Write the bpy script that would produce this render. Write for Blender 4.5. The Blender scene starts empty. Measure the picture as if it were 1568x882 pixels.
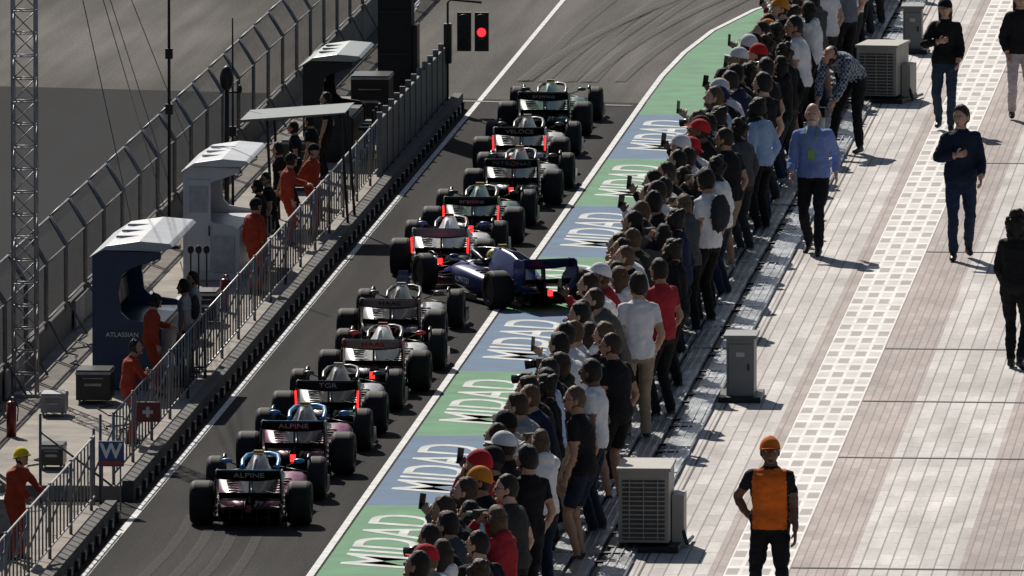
import bpy, math, random
import numpy as np
from mathutils import Vector, Matrix, noise, kdtree, Euler
random.seed(11)
S = bpy.context.scene
R = math.radians

# ------------------------------------------------------------------ materials
_mc = {}
def pmat(name, col, rough=.6, metal=0, var=.15, scale=8, bump=0., bscale=40, emit=0, coat=0, spec=.5):
    key = (name, tuple(col), rough, metal, emit)
    if key in _mc: return _mc[key]
    m = bpy.data.materials.new(name); m.use_nodes = True
    nt = m.node_tree; N = nt.nodes; L = nt.links
    b = N['Principled BSDF']
    b.inputs['Roughness'].default_value = rough
    b.inputs['Metallic'].default_value = metal
    b.inputs['Specular IOR Level'].default_value = spec
    if coat: b.inputs['Coat Weight'].default_value = coat
    tc = N.new('ShaderNodeTexCoord')
    nz = N.new('ShaderNodeTexNoise'); nz.inputs['Scale'].default_value = scale
    nz.inputs['Detail'].default_value = 5
    L.new(tc.outputs['Object'], nz.inputs['Vector'])
    rp = N.new('ShaderNodeValToRGB')
    rp.color_ramp.elements[0].position = .3; rp.color_ramp.elements[1].position = .7
    rp.color_ramp.elements[0].color = (*[c*(1-var) for c in col], 1)
    rp.color_ramp.elements[1].color = (*[min(1, c*(1+var)) for c in col], 1)
    L.new(nz.outputs['Fac'], rp.inputs['Fac']); L.new(rp.outputs['Color'], b.inputs['Base Color'])
    if bump:
        n2 = N.new('ShaderNodeTexNoise'); n2.inputs['Scale'].default_value = bscale
        n2.inputs['Detail'].default_value = 3
        L.new(tc.outputs['Object'], n2.inputs['Vector'])
        bp = N.new('ShaderNodeBump'); bp.inputs['Strength'].default_value = bump
        bp.inputs['Distance'].default_value = .02
        L.new(n2.outputs['Fac'], bp.inputs['Height']); L.new(bp.outputs['Normal'], b.inputs['Normal'])
    if emit:
        b.inputs['Emission Color'].default_value = (*col, 1)
        b.inputs['Emission Strength'].default_value = emit
    _mc[key] = m
    return m

def seethrough(name, col, opacity, rough=.5, metal=.0):
    m = bpy.data.materials.new(name); m.use_nodes = True
    nt = m.node_tree; N = nt.nodes; L = nt.links
    b = N['Principled BSDF']; b.inputs['Base Color'].default_value = (*col, 1)
    b.inputs['Roughness'].default_value = rough; b.inputs['Metallic'].default_value = metal
    t = N.new('ShaderNodeBsdfTransparent'); mx = N.new('ShaderNodeMixShader')
    tc = N.new('ShaderNodeTexCoord'); nz = N.new('ShaderNodeTexNoise'); nz.inputs['Scale'].default_value = 3
    mr = N.new('ShaderNodeMapRange'); mr.inputs['To Min'].default_value = opacity*.6; mr.inputs['To Max'].default_value = opacity*1.4
    L.new(tc.outputs['Object'], nz.inputs['Vector']); L.new(nz.outputs['Fac'], mr.inputs['Value'])
    L.new(mr.outputs['Result'], mx.inputs['Fac'])
    L.new(t.outputs[0], mx.inputs[1]); L.new(b.outputs[0], mx.inputs[2])
    L.new(mx.outputs[0], N['Material Output'].inputs['Surface'])
    return m

def asphalt(name, col, var=.3, streak=.5, patch=1.):
    m = bpy.data.materials.new(name); m.use_nodes = True
    nt = m.node_tree; N = nt.nodes; L = nt.links
    b = N['Principled BSDF']; b.inputs['Roughness'].default_value = .9; b.inputs['Specular IOR Level'].default_value = .08
    tc = N.new('ShaderNodeTexCoord')
    def nz(sc, s, det):
        mp = N.new('ShaderNodeMapping'); mp.inputs['Scale'].default_value = sc
        L.new(tc.outputs['Object'], mp.inputs['Vector'])
        n = N.new('ShaderNodeTexNoise'); n.inputs['Scale'].default_value = s; n.inputs['Detail'].default_value = det
        L.new(mp.outputs[0], n.inputs['Vector']); return n.outputs['Fac']
    f1 = nz((1.2,.05,1),1.5,6); f2 = nz((.25,.06,1),1.3,8); f3 = nz((1,.25,1),22,4); f4 = nz((.9,.03,1),.55,3)
    def mr(o, a, c):
        x = N.new('ShaderNodeMapRange'); x.inputs['From Min'].default_value = .3; x.inputs['From Max'].default_value = .7
        x.inputs['To Min'].default_value = a; x.inputs['To Max'].default_value = c; L.new(o, x.inputs['Value']); return x.outputs[0]
    outs = [mr(f1, 1-streak*.5, 1+streak*.5), mr(f2, 1-var*patch, 1+var*patch), mr(f3, .75, 1.25), mr(f4, 1-streak*.5, 1+streak*.5)]
    cur = outs[0]
    for o_ in outs[1:]:
        q = N.new('ShaderNodeMath'); q.operation = 'MULTIPLY'; L.new(cur, q.inputs[0]); L.new(o_, q.inputs[1]); cur = q.outputs[0]
    vm = N.new('ShaderNodeVectorMath'); vm.operation = 'SCALE'; vm.inputs[0].default_value = col
    L.new(cur, vm.inputs['Scale']); L.new(vm.outputs[0], b.inputs['Base Color'])
    bp = N.new('ShaderNodeBump'); bp.inputs['Strength'].default_value = .5; bp.inputs['Distance'].default_value = .01
    L.new(f3, bp.inputs['Height']); L.new(bp.outputs[0], b.inputs['Normal'])
    return m

def paving(name, c1, c2, mortar, bw, rh, ms=.008, offset=.5, rough=.7):
    m = bpy.data.materials.new(name); m.use_nodes = True
    nt = m.node_tree; N = nt.nodes; L = nt.links
    b = N['Principled BSDF']; b.inputs['Roughness'].default_value = rough; b.inputs['Specular IOR Level'].default_value = .3
    tc = N.new('ShaderNodeTexCoord'); mp = N.new('ShaderNodeMapping'); mp.inputs['Rotation'].default_value = (0, 0, R(90))
    L.new(tc.outputs['Object'], mp.inputs['Vector'])
    br = N.new('ShaderNodeTexBrick'); br.inputs['Scale'].default_value = 1
    br.inputs['Brick Width'].default_value = bw; br.inputs['Row Height'].default_value = rh
    br.inputs['Mortar Size'].default_value = ms; br.offset = offset
    br.inputs['Color1'].default_value = (*c1, 1); br.inputs['Color2'].default_value = (*c2, 1); br.inputs['Mortar'].default_value = (*mortar, 1)
    L.new(mp.outputs[0], br.inputs['Vector'])
    cur = br.outputs['Color']
    for sc, s, a, c in (((1.5,.35,1),1.6,.72,1.12), ((.6,.10,1),.9,.85,1.12), ((8,2,1),3,.9,1.08)):
        nz = N.new('ShaderNodeTexNoise'); nz.inputs['Scale'].default_value = s; nz.inputs['Detail'].default_value = 8
        mp2 = N.new('ShaderNodeMapping'); mp2.inputs['Scale'].default_value = sc
        L.new(tc.outputs['Object'], mp2.inputs['Vector']); L.new(mp2.outputs[0], nz.inputs['Vector'])
        mr = N.new('ShaderNodeMapRange'); mr.inputs['From Min'].default_value = .3; mr.inputs['From Max'].default_value = .7
        mr.inputs['To Min'].default_value = a; mr.inputs['To Max'].default_value = c
        L.new(nz.outputs['Fac'], mr.inputs['Value'])
        vm = N.new('ShaderNodeVectorMath'); vm.operation = 'SCALE'
        L.new(cur, vm.inputs[0]); L.new(mr.outputs[0], vm.inputs['Scale']); cur = vm.outputs[0]
    L.new(cur, b.inputs['Base Color'])
    return m

# ------------------------------------------------------------------ mesh builder
class MB:
    def __init__(s): s.v=[]; s.f=[]; s.m=[]; s.s=[]
    def add(s, vs, fs, mat=0, smooth=True):
        o=len(s.v); s.v += [tuple(v) for v in vs]
        for f in fs: s.f.append(tuple(i+o for i in f)); s.m.append(mat); s.s.append(smooth)
    def loft(s, rings, mat=0, smooth=True, cap=True, closed=True):
        n=len(rings[0]); vs=[p for r in rings for p in r]; fs=[]
        for i in range(len(rings)-1):
            for j in range(n if closed else n-1):
                k=(j+1)%n; fs.append((i*n+j, i*n+k, (i+1)*n+k, (i+1)*n+j))
        if cap and closed:
            fs.append(tuple(range(n))[::-1]); fs.append(tuple((len(rings)-1)*n+j for j in range(n)))
        s.add(vs, fs, mat, smooth)
    def tube(s, pts, rad, mat=0, n=8, sub=1, flat=1.0, up=(0,0,1)):
        pts=[Vector(p) for p in pts]
        if not hasattr(rad,'__len__'): rad=[rad]*len(pts)
        if sub>1:
            P=[];Q=[]
            for i in range(len(pts)-1):
                for k in range(sub):
                    t=k/sub; P.append(pts[i].lerp(pts[i+1],t)); Q.append(rad[i]*(1-t)+rad[i+1]*t)
            P.append(pts[-1]);Q.append(rad[-1]); pts,rad=P,Q
        rings=[]; prev=None
        for i,p in enumerate(pts):
            t=(pts[min(i+1,len(pts)-1)]-pts[max(i-1,0)])
            if t.length<1e-6: t=Vector((0,0,1))
            t.normalize()
            if prev is None:
                u=Vector(up)
                if abs(u.dot(t))>.95: u=Vector((0,1,0))
                a=u.cross(t).normalized()
            else: a=(prev-t*prev.dot(t)).normalized()
            prev=a; b=t.cross(a)
            rings.append([p+a*math.cos(2*math.pi*j/n)*rad[i]+b*math.sin(2*math.pi*j/n)*rad[i]*flat for j in range(n)])
        s.loft(rings, mat)
    def box(s, c, d, mat=0, rot=None):
        x,y,z=[q/2 for q in d]
        vs=[Vector((sx*x,sy*y,sz*z)) for sx in(-1,1) for sy in(-1,1) for sz in(-1,1)]
        if rot is not None: vs=[rot@v for v in vs]
        vs=[v+Vector(c) for v in vs]
        s.add(vs,[(0,1,3,2),(4,6,7,5),(0,4,5,1),(2,3,7,6),(0,2,6,4),(1,5,7,3)],mat,False)
    def prism(s, prof, y0, y1, mat=0, axis='y'):
        n=len(prof)
        if axis=='y': a=[(p[0],y0,p[1]) for p in prof]; b=[(p[0],y1,p[1]) for p in prof]
        elif axis=='x': a=[(y0,p[0],p[1]) for p in prof]; b=[(y1,p[0],p[1]) for p in prof]
        else: a=[(p[0],p[1],y0) for p in prof]; b=[(p[0],p[1],y1) for p in prof]
        fs=[tuple(range(n)),tuple(range(2*n-1,n-1,-1))]+[(j,(j+1)%n+0,(j+1)%n+n,j+n) for j in range(n)]
        s.add(a+b,fs,mat,False)
    def ell(s, c, r, mat=0, seg=14, ring=9, M=None, fn=None, keep=None):
        vs=[];fs=[]
        for i in range(ring+1):
            th=math.pi*i/ring
            for j in range(seg):
                ph=2*math.pi*j/seg
                v=Vector((math.sin(th)*math.cos(ph)*r[0],math.sin(th)*math.sin(ph)*r[1],math.cos(th)*r[2]))
                if fn: v=fn(v)
                vs.append(v)
        for i in range(ring):
            for j in range(seg):
                k=(j+1)%seg; q=(i*seg+j,(i+1)*seg+j,(i+1)*seg+k,i*seg+k)
                if keep and not all(keep(vs[w]) for w in q): continue
                fs.append(q)
        vs=[(M@v if M else v)+Vector(c) for v in vs]
        s.add(vs,fs,mat,True)
    def xf(s, M, start=0):
        for i in range(start,len(s.v)): s.v[i]=tuple(M@Vector(s.v[i]))
    def mesh(s, name):
        me=bpy.data.meshes.new(name); me.from_pydata(s.v,[],s.f)
        me.polygons.foreach_set('material_index', s.m); me.polygons.foreach_set('use_smooth', s.s)
        me.update(); return me
    def obj(s, name, mats, loc=(0,0,0), rot=0, parent=None, bevel=0, fix=True):
        me=s.mesh(name)
        for m in mats: me.materials.append(m)
        if fix:
            import bmesh
            bm=bmesh.new(); bm.from_mesh(me); bmesh.ops.recalc_face_normals(bm,faces=bm.faces); bm.to_mesh(me); bm.free()
        o=bpy.data.objects.new(name, me); S.collection.objects.link(o)
        o.location=loc; o.rotation_euler=(0,0,rot)
        if parent: o.parent=parent
        if bevel:
            b=o.modifiers.new('bevel','BEVEL'); b.width=bevel; b.segments=2; b.limit_method='ANGLE'
        return o

def empty(name, loc=(0,0,0), rot=0):
    e=bpy.data.objects.new(name,None); e.location=loc; e.rotation_euler=(0,0,rot); S.collection.objects.link(e); return e

# ------------------------------------------------------------------ people
def ik(a,c,l1,l2,pole):
    d=c-a; Ld=min(max(d.length,.05),(l1+l2)*.995); d.normalize(); c=a+d*Ld
    x=(l1*l1-l2*l2+Ld*Ld)/(2*Ld); h=math.sqrt(max(0,l1*l1-x*x))
    p=pole-d*pole.dot(d); p.normalize()
    return a+d*x+p*h, c

def hand(m, w, d, n, side, curl=.5, sc=1.0):
    d=d.normalized(); n=(n-d*n.dot(d)).normalized(); s=d.cross(n).normalized()*side
    rings=[]
    for t,a,b in((-.01,.025,.018),(.03,.034,.017),(.06,.041,.015),(.088,.040,.012)):
        c=w+d*t*sc; rings.append([c+s*math.cos(k*math.pi/4)*a*sc+n*math.sin(k*math.pi/4)*b*sc for k in range(8)])
    m.loft(rings,0)
    for off,ln,r in((-.030,.058,.0085),(-.010,.072,.009),(.010,.078,.0095),(.030,.070,.009)):
        p0=w+(d*.080+s*off)*sc; a1=curl*.6; a2=curl*1.7
        p1=p0+(d*math.cos(a1)+n*math.sin(a1))*ln*.5*sc
        p2=p1+(d*math.cos(a2)+n*math.sin(a2))*ln*.5*sc
        m.tube([p0,p1,p2],[r*sc,r*sc,r*.75*sc],0,n=5)
    p0=w+(d*.02+s*.028)*sc; p1=p0+(d*.6+s*.7+n*.3).normalized()*.04*sc; p2=p1+(d*.9+s*.1+n*.5).normalized()*.032*sc
    m.tube([p0,p1,p2],[.012*sc,.0105*sc,.008*sc],0,n=5)

def add_head(m, style, rnd, M):
    st=len(m.v)
    def hf(v):
        v=v.copy()
        if v.z<-.01:
            t=min(1,(-.01-v.z)/.11); v.x*=1-.30*t
            if v.y<0: v.y*=1-.45*t
        if v.y>.084: v.y=.084+(v.y-.084)*.4
        return v
    m.ell((0,0,0),(.077,.097,.12),0,20,14,fn=hf)
    m.tube([(0,.080,.022),(0,.094,-.005),(0,.104,-.026),(0,.088,-.034)],[.007,.010,.014,.010],0,n=6)
    for sx in(-1,1):
        m.ell((sx*.031,.079,.0),(.014,.009,.008),8,8,6)
        m.ell((sx*.031,.0855,.0),(.0065,.004,.0065),7,8,6)
        m.tube([(sx*.016,.087,.018),(sx*.033,.087,.023),(sx*.048,.078,.017)],[.004,.005,.003],4,n=5)
        m.ell((sx*.078,-.004,-.008),(.010,.020,.032),0,8,6)
    m.ell((0,.083,-.056),(.024,.007,.006),9,10,6)
    m.ell((0,.068,-.098),(.028,.018,.016),0,10,6)
    hseed=rnd.random()*50
    def hn(v): return v*(1+.07*noise.noise(v*22+Vector((hseed,0,0)))+.04*noise.noise(v*60))
    def hshell(kk):
        def f(v):
            lim=float(np.interp(v.y,[-.1,-.03,.01,.05,.075,.1],[-.082,-.075,-.035,.028,.062,.075]))
            t2=max(0,min(1,(.062-v.z)/.03)) if 'bald' in style else 1
            t=max(0,min(1,(v.z-lim)/.028))*t2; t=t*t*(3-2*t)
            return v*.93*(1-t)+hn(v)*kk*t
        return f
    if 'bald' in style:
        m.ell((0,-.006,.0),(.078,.098,.12),4,28,20,fn=hshell(1.045))
    else:
        if 'curly' in style:
            for k in range(26):
                a=rnd.uniform(0,2*math.pi); z=rnd.uniform(-.16,.12); rr=.085 if z<.05 else .05
                x=math.cos(a)*rr; y=math.sin(a)*rr-.02
                if y>.03 and z<.07: y=-y
                q=rnd.uniform(.032,.05); m.ell((x,y,z),(q,q,q),4,8,6,fn=hn)
        k=1.17 if 'thick' in style else rnd.uniform(1.07,1.12)
        m.ell((0,-.006,.002),(.077,.098,.121),4,28,20,fn=hshell(k))
    if 'long' in style:
        rings=[]
        for z,w,dp,y0 in((.05,.085,.09,-.03),(-.04,.088,.07,-.05),(-.12,.085,.05,-.075),(-.20,.078,.04,-.085),(-.29,.05,.028,-.09)):
            rings.append([hn(Vector((math.cos(j*math.pi/6)*w,y0+math.sin(j*math.pi/6)*dp,z))) for j in range(12)])
        m.loft(rings,4)
    if 'beard' in style:
        m.ell((0,.024,-.072),(.055,.066,.050),4,16,10,fn=hn,keep=lambda v: v.z<.012)
    if 'glasses' in style:
        for sx in(-1,1): m.ell((sx*.032,.094,.0),(.025,.006,.018),7,10,6); m.tube([(sx*.055,.088,.004),(sx*.08,.0,.006)],.003,7,n=5)
    if 'cap' in style:
        m.ell((0,-.004,.025),(.092,.114,.112),5,24,14,keep=lambda v:v.z>-.006)
        m.tube([(math.cos(a)*.092,math.sin(a)*.114-.004,.024) for a in np.linspace(0,2*math.pi,25)],.004,5,n=5)
        m.ell((0,-.004,.137),(.008,.008,.005),5,8,6)
        back = -1 if 'backcap' in style else 1
        top=[];bot=[]
        for i in range(9):
            a=math.pi*i/8; x=math.cos(a)*.078
            top.append((x,back*(.07+math.sin(a)*.10),.030-.012*math.sin(a)-x*x*1.8)); bot.append((x,back*.06,.032-x*x*1.2))
        fs=[(i,i+1,9+i+1,9+i) for i in range(8)]
        m.add(top+bot,fs,5); m.add([(p[0],p[1],p[2]-.006) for p in top+bot],fs,5)
    if 'beanie' in style or 'helmet' in style:
        kk=1.25 if 'helmet' in style else 1.10
        m.ell((0,-.006,.02),(.085*kk,.107*kk,.115*kk),5,24,14,keep=lambda v:v.z>-.01)
        if 'helmet' in style: m.tube([(math.cos(a)*.112,math.sin(a)*.14,.02) for a in np.linspace(0,2*math.pi,25)],.010,5,n=6)
    if 'headset' in style:
        for sx in(-1,1): m.ell((sx*.090,0,-.005),(.024,.036,.042),7,10,8)
        m.tube([(math.cos(a)*.097,0,.01+math.sin(a)*.135) for a in np.linspace(0,math.pi,11)],.009,7,n=6)
    m.xf(M,st)

def person_mesh(name, lean=5, arms=('down','down'), feet=None, head=(0,0), style='short', sleeves='short', bulk=1.0, seed=0,
                female=False, shorts=False, hood=False, bag=None, prop=None, lanyard=False, tails=0.03):
    rnd=random.Random(seed)
    B=MB()
    Lr=R(lean)
    svals=[-.10,-.05,.0,.05,.10,.16,.22,.28,.34,.39,.43,.465,.50,.525,.55,.585,.625]
    W=[.115,.150,.168,.168,.160,.150,.152,.160,.172,.180,.182,.166,.126,.090,.064,.056,.054]
    D=[.085,.108,.120,.118,.110,.106,.108,.114,.120,.120,.114,.102,.088,.076,.062,.057,.056]
    if female: W=[w*(.90 if i>4 else 1.0) for i,w in enumerate(W)]
    hipy=-math.sin(Lr)*.18
    pel=Vector((0,hipy,.945))
    def ang(s):
        t=max(0,min(1,s/.5)); return Lr*(.55+.6*t) if lean>35 else Lr*(.3+1.1*t)
    p=pel.copy(); cur=0.; step=.005; pos=[]
    for s_ in svals:
        if s_<=0: pos.append((pel+Vector((0,0,s_)),0 if s_<0 else ang(0)*.5)); continue
        while cur<s_-1e-6:
            a=ang(cur); p=p+Vector((0,math.sin(a),math.cos(a)))*step; cur+=step
        pos.append((p.copy(),ang(s_)))
    def lab(s_): return 2 if s_<-tails else (1 if s_<.535 else 0)
    rings=[]
    for (c,a),w,d_,s_ in zip(pos,W,D,svals):
        bk=bulk if s_<.5 else 1
        if lab(s_)==1: bk*=1.04 if sleeves=='short' else 1.07
        fy=Vector((0,math.cos(a),-math.sin(a)))
        rings.append(([c+Vector((1,0,0))*math.cos(k*math.pi/8)*w*bk+fy*math.sin(k*math.pi/8)*d_*bk for k in range(16)],lab(s_)))
    rr=[r[0] for r in rings]; o=len(B.f)
    B.loft(rr,1)
    for i in range(len(rr)-1):
        for j in range(16): B.m[o+i*16+j]=rings[i][1]
    B.m[-2]=2
    def at(s_):
        i=min(range(len(svals)),key=lambda k:abs(svals[k]-s_)); return pos[i]
    sh,sa=at(.465)
    nk,na=at(.66)
    upv=Vector((0,math.sin(sa),math.cos(sa)))
    H2=[]; props=[]
    for i,sx in enumerate((-1,1)):
        mode=arms[i]
        sp=sh+Vector((sx*(.166 if not female else .150)*(.5+.5*bulk),0,0))-upv*.005
        pole=Vector((sx*.4,-1,-.3)); n=Vector((-sx,0,0)); cur_=.5
        if mode=='down': tgt=sp+Vector((sx*.07,.03+rnd.uniform(-.03,.06),-.53))
        elif mode=='swingf': tgt=sp+Vector((sx*.05,.22,-.46))
        elif mode=='swingb': tgt=sp+Vector((sx*.06,-.20,-.48)); pole=Vector((sx*.3,-1,0))
        elif mode=='rail': tgt=Vector((sx*.20+rnd.uniform(-.05,.05),.40,1.16)); n=Vector((0,.3,-1)); pole=Vector((sx*.8,-.4,-.4)); cur_=.9
        elif mode=='railx': tgt=Vector((-sx*.02,.40,1.17)); n=Vector((0,0,-1)); pole=Vector((sx*1,-.2,-.3)); cur_=.8
        elif mode=='phone': tgt=sp+Vector((-sx*.06,.40,.02)); pole=Vector((sx*.5,0,-1)); n=Vector((-sx,.2,0)); cur_=.9
        elif mode=='cam': tgt=nk+Vector((sx*.07,.20,.04)); pole=Vector((sx*.7,0,-1)); n=Vector((-sx,0,.2)); cur_=1.0
        elif mode=='hip': tgt=Vector((sx*.19,.02+hipy,1.0)); pole=Vector((sx*1,-.7,0)); n=Vector((-sx,0,-.3)); cur_=.6
        elif mode=='pocket': tgt=Vector((sx*.19,.07+hipy,.90)); pole=Vector((sx*.7,-1,0))
        elif mode=='chest': tgt=sh+Vector((sx*.06,.24,-.20)); pole=Vector((sx*1,-.2,-.7)); n=Vector((0,-1,.3)); cur_=.9
        elif mode=='face': tgt=nk+Vector((sx*.05,.17,-.02)); pole=Vector((sx*.5,.2,-1)); n=Vector((0,-1,0)); cur_=.9
        elif mode=='low': tgt=Vector((sx*.12,.50,.62)); pole=Vector((sx*1,-.2,-.2)); n=Vector((-sx,0,0)); cur_=1.0
        elif mode=='desk': tgt=Vector((sx*.18,.42,1.0)); n=Vector((0,.3,-1)); pole=Vector((sx*.8,-.4,-.4)); cur_=.5
        el,wr=ik(sp,tgt,.295,.255,pole)
        jk=.010 if sleeves=='long' else .0
        mid=sp.lerp(el,.55)
        inner=sp+Vector((-sx*.05,0,.0))
        B.tube([inner,sp,sp.lerp(el,.3),mid],[.06,.062,.055+jk*.6,.052+jk],1,n=10,sub=3)
        if sleeves=='short':
            B.tube([mid,el,el.lerp(wr,.35),wr],[.042,.039,.039,.026],0,n=10,sub=4)
        else:
            B.tube([mid,el,el.lerp(wr,.35),el.lerp(wr,.9)],[.05+jk,.046+jk,.045+jk,.034+jk],1,n=10,sub=4)
            B.tube([el.lerp(wr,.85),wr],[.028,.026],0,n=8,sub=2)
        H2.append((wr,(wr-el),n,sx,cur_))
        if mode=='phone': props.append(('phone',wr,(wr-el).normalized(),sx))
        if mode=='cam' and i==1: props.append(('cam',wr,None,sx))
    if feet is None: feet=[(-.10,rnd.uniform(-.05,.08),0),(.10,rnd.uniform(-.08,.05),0)]
    for i,sx in enumerate((-1,1)):
        fx,fy_,fz=feet[i]
        hp=Vector((sx*.088,hipy,.915)); an=Vector((fx,fy_,.085+fz))
        kn,an=ik(hp,an,.435,.43,Vector((sx*.12,1,0)))
        kn_l=0 if shorts else 2
        B.tube([hp+Vector((0,0,.03)),hp.lerp(kn,.3),hp.lerp(kn,.8)],[.090*bulk,.086*bulk,.070*bulk],2,n=10,sub=4)
        B.tube([hp.lerp(kn,.8),kn,kn.lerp(an,.3),kn.lerp(an,.7),an+(kn-an)*.04],[.068,.062,.062,.056,.052] if not shorts else [.05,.05,.052,.04,.034],kn_l,n=10,sub=3)
        tilt=-.5 if fz>.03 else 0.
        f0=an+Vector((0,-.055,-.042)); f1=an+Vector((0,.02,-.038)); f2=an+Vector((sx*.012,.10,-.050+tilt*.08)); f3=an+Vector((sx*.018,.175,-.058+tilt*.16))
        B.tube([f0,f1,f2,f3],[.036,.043,.040,.026],3,n=10,sub=3,flat=.9)
        B.tube([an+Vector((0,0,.01)),an+Vector((0,-.01,-.04))],[.036,.04],3,n=8,sub=2)
    if hood:
        c,a=at(.53); B.ell(c+Vector((0,-.06,.0)),(.10,.06,.07),1,12,8)
    if bag=='back':
        c,a=at(.34); B.ell(c+Vector((0,-.17,.0)),(.14,.085,.21),6,14,10)
    me=B.mesh('tmp'); ob=bpy.data.objects.new('tmp',me); S.collection.objects.link(ob)
    md=ob.modifiers.new('r','REMESH'); md.mode='VOXEL'; md.voxel_size=.0165
    sm=ob.modifiers.new('s','SMOOTH'); sm.factor=.5; sm.iterations=3
    dg=bpy.context.evaluated_depsgraph_get(); dg.update()
    ev=ob.evaluated_get(dg); em=bpy.data.meshes.new_from_object(ev)
    kd=kdtree.KDTree(len(B.f))
    for i,f in enumerate(B.f):
        c=Vector((0,0,0))
        for k in f: c+=Vector(B.v[k])
        kd.insert(c/len(f), i)
    kd.balance()
    off=Vector((seed*3.1,seed*1.7,0))
    nv=[]
    for v_ in em.vertices:
        c=v_.co; n_=v_.normal
        w=noise.noise(c*9+off)*.012+noise.noise(Vector((c.x*16,c.y*16,c.z*30))+off)*.009
        if c.z<.12: w*=.2
        q=c+n_*(w+.003); q.z=max(q.z,0.003); nv.append(q)
    F=MB(); F.v=[tuple(q) for q in nv]
    for pl in em.polygons:
        c,i,d=kd.find(pl.center); lb=B.m[i]; pc=pl.center
        if lb in(1,2) and lean<35 and abs(pc.x)<.215 and abs(pc.z-.905)<.09 and abs(pc.y-hipy)<.2: lb=1 if pc.z>.893 else 2
        F.f.append(tuple(pl.vertices)); F.m.append(lb); F.s.append(True)
    bpy.data.objects.remove(ob); bpy.data.meshes.remove(em); bpy.data.meshes.remove(me)
    for (wr,d,n,sx,cu) in H2: hand(F,wr,d,n,sx,cu)
    for k,wr,d,sx in props:
        if k=='phone': F.box(wr+d*.10+Vector((-sx*.02,.02,.03)),(.010,.075,.15),7,rot=Euler((R(10),0,R(70))).to_matrix())
        else:
            c=nk+Vector((0,.24,.08)); F.box(c,(.15,.08,.11),7); F.tube([c,c+Vector((0,.16,-.02))],[.045,.05],7,n=12)
    if prop=='camera_low':
        c=Vector((0,.56,.55)); F.box(c,(.15,.10,.12),7); F.tube([c,c+Vector((0,.05,-.28))],[.05,.06],8,n=14)
    hy,hp_=head
    add_head(F,style,rnd,Matrix.Translation(nk+Vector((0,.03*math.cos(na),.062)))@Matrix.Scale(1.09,4)@Matrix.Rotation(R(hy),4,'Z')@Matrix.Rotation(-R(hp_),4,'X'))
    if lanyard:
        for sx in(-1,1):
            c1,a1=at(.53); c2,a2=at(.28)
            F.tube([c1+Vector((sx*.06,.06,.02)),at(.43)[0]+Vector((sx*.06,.135,0)),c2+Vector((0,.145,0))],.006,8,n=4)
        F.box(at(.22)[0]+Vector((0,.14,0)),(.08,.01,.11),8)
    return F.mesh(name)

SKIN=[(.42,.25,.17),(.50,.31,.22),(.34,.19,.12),(.15,.075,.045)]
HAIR=[(.010,.008,.007),(.018,.012,.008),(.035,.020,.012),(.012,.010,.009),(.012,.009,.008),(.09,.055,.03)]
def cloth(c): return pmat('cloth',c,.85,0,.18,5,.35,30,spec=.2)
def skinm(c): return pmat('skin',c,.55,0,.08,10,.1,60,spec=.35)
def hairm(c): return pmat('hair',c,.6,0,.4,40,.5,90,spec=.3)
def shoem(c): return pmat('shoe',c,.5,0,.2,20,.1,40)
DARK=pmat('black_plastic',(.01,.01,.011),.3,0,.1)
EYEW=pmat('eye_white',(.6,.57,.54),.4,0,.05)
LIP=pmat('lips',(.30,.12,.10),.5,0,.1)
def put_person(name, me, loc, rot, skin, top, leg, shoe, hair, cap=(.02,.02,.02), acc=(.03,.03,.03), white=None, h=1.75):
    if len(me.materials)==0:
        for i in range(10): me.materials.append(DARK)
    o=bpy.data.objects.new(name,me); S.collection.objects.link(o)
    ms=[skinm(skin),cloth(top),cloth(leg),shoem(shoe),hairm(hair),cloth(cap),cloth(acc),DARK,white or EYEW,LIP]
    for i,m in enumerate(ms):
        o.material_slots[i].link='OBJECT'; o.material_slots[i].material=m
    o.location=loc; o.rotation_euler=(0,0,R(rot)); k=h/1.75; o.scale=(k,k,k)
    return o

TZ=10.704
mm=person_mesh('blue_shirt_man',3,('swingb','swingf'),[(-.10,.20,.0),(.09,-.22,.05)],(5,-8),'bald beard','long',1.12,seed=1,lanyard=True)
put_person('grey_haired_man',mm,(-8.54,170.7,TZ),172,(.50,.29,.22),(.17,.24,.50),(.012,.012,.015),(.02,.012,.01),(.55,.53,.50),h=1.80,white=pmat('lanyard',(.2,.35,.1),.5))
mm=person_mesh('navy_man',2,('swingf','chest'),[(-.10,-.18,.03),(.09,.20,.0)],(-30,5),'short','long',1.05,seed=2)
put_person('man_in_navy_jacket',mm,(-6.76,170.2,TZ),185,(.45,.27,.2),(.010,.018,.038),(.018,.032,.065),(.01,.01,.01),(.02,.013,.01),h=1.83)
mm=person_mesh('curly_woman',4,('swingf','down'),[(-.09,.14,0),(.09,-.18,.04)],(0,0),'curly long thick','long',1.02,seed=3,female=True)
put_person('woman_in_black',mm,(-5.66,158.0,TZ),-12,(.4,.24,.16),(.010,.010,.011),(.010,.010,.011),(.01,.01,.01),(.012,.009,.008),h=1.74)
mm=person_mesh('cap_woman',2,('swingf','chest'),[(-.09,.15,0),(.09,-.15,.03)],(0,-5),'cap long','long',1.0,seed=4,female=True)
put_person('woman_in_cap',mm,(-7.64,187.1,TZ),178,(.5,.30,.23),(.010,.010,.011),(.03,.05,.08),(.05,.03,.02),(.02,.015,.01),cap=(.012,.012,.012),h=1.72)
mm=person_mesh('white_jeans_woman',2,('swingf','pocket'),[(-.09,.12,0),(.09,-.12,.02)],(0,0),'long','long',1.0,seed=5,female=True)
put_person('woman_in_white_jeans',mm,(-6.72,188.7,TZ),190,(.5,.30,.23),(.012,.012,.013),(.50,.45,.45),(.03,.01,.01),(.03,.015,.01),h=1.72)
mm=person_mesh('team_man',1,('down','hip'),[(-.13,0,0),(.13,0,0)],(12,-10),'cap','short',1.12,seed=6)
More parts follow.
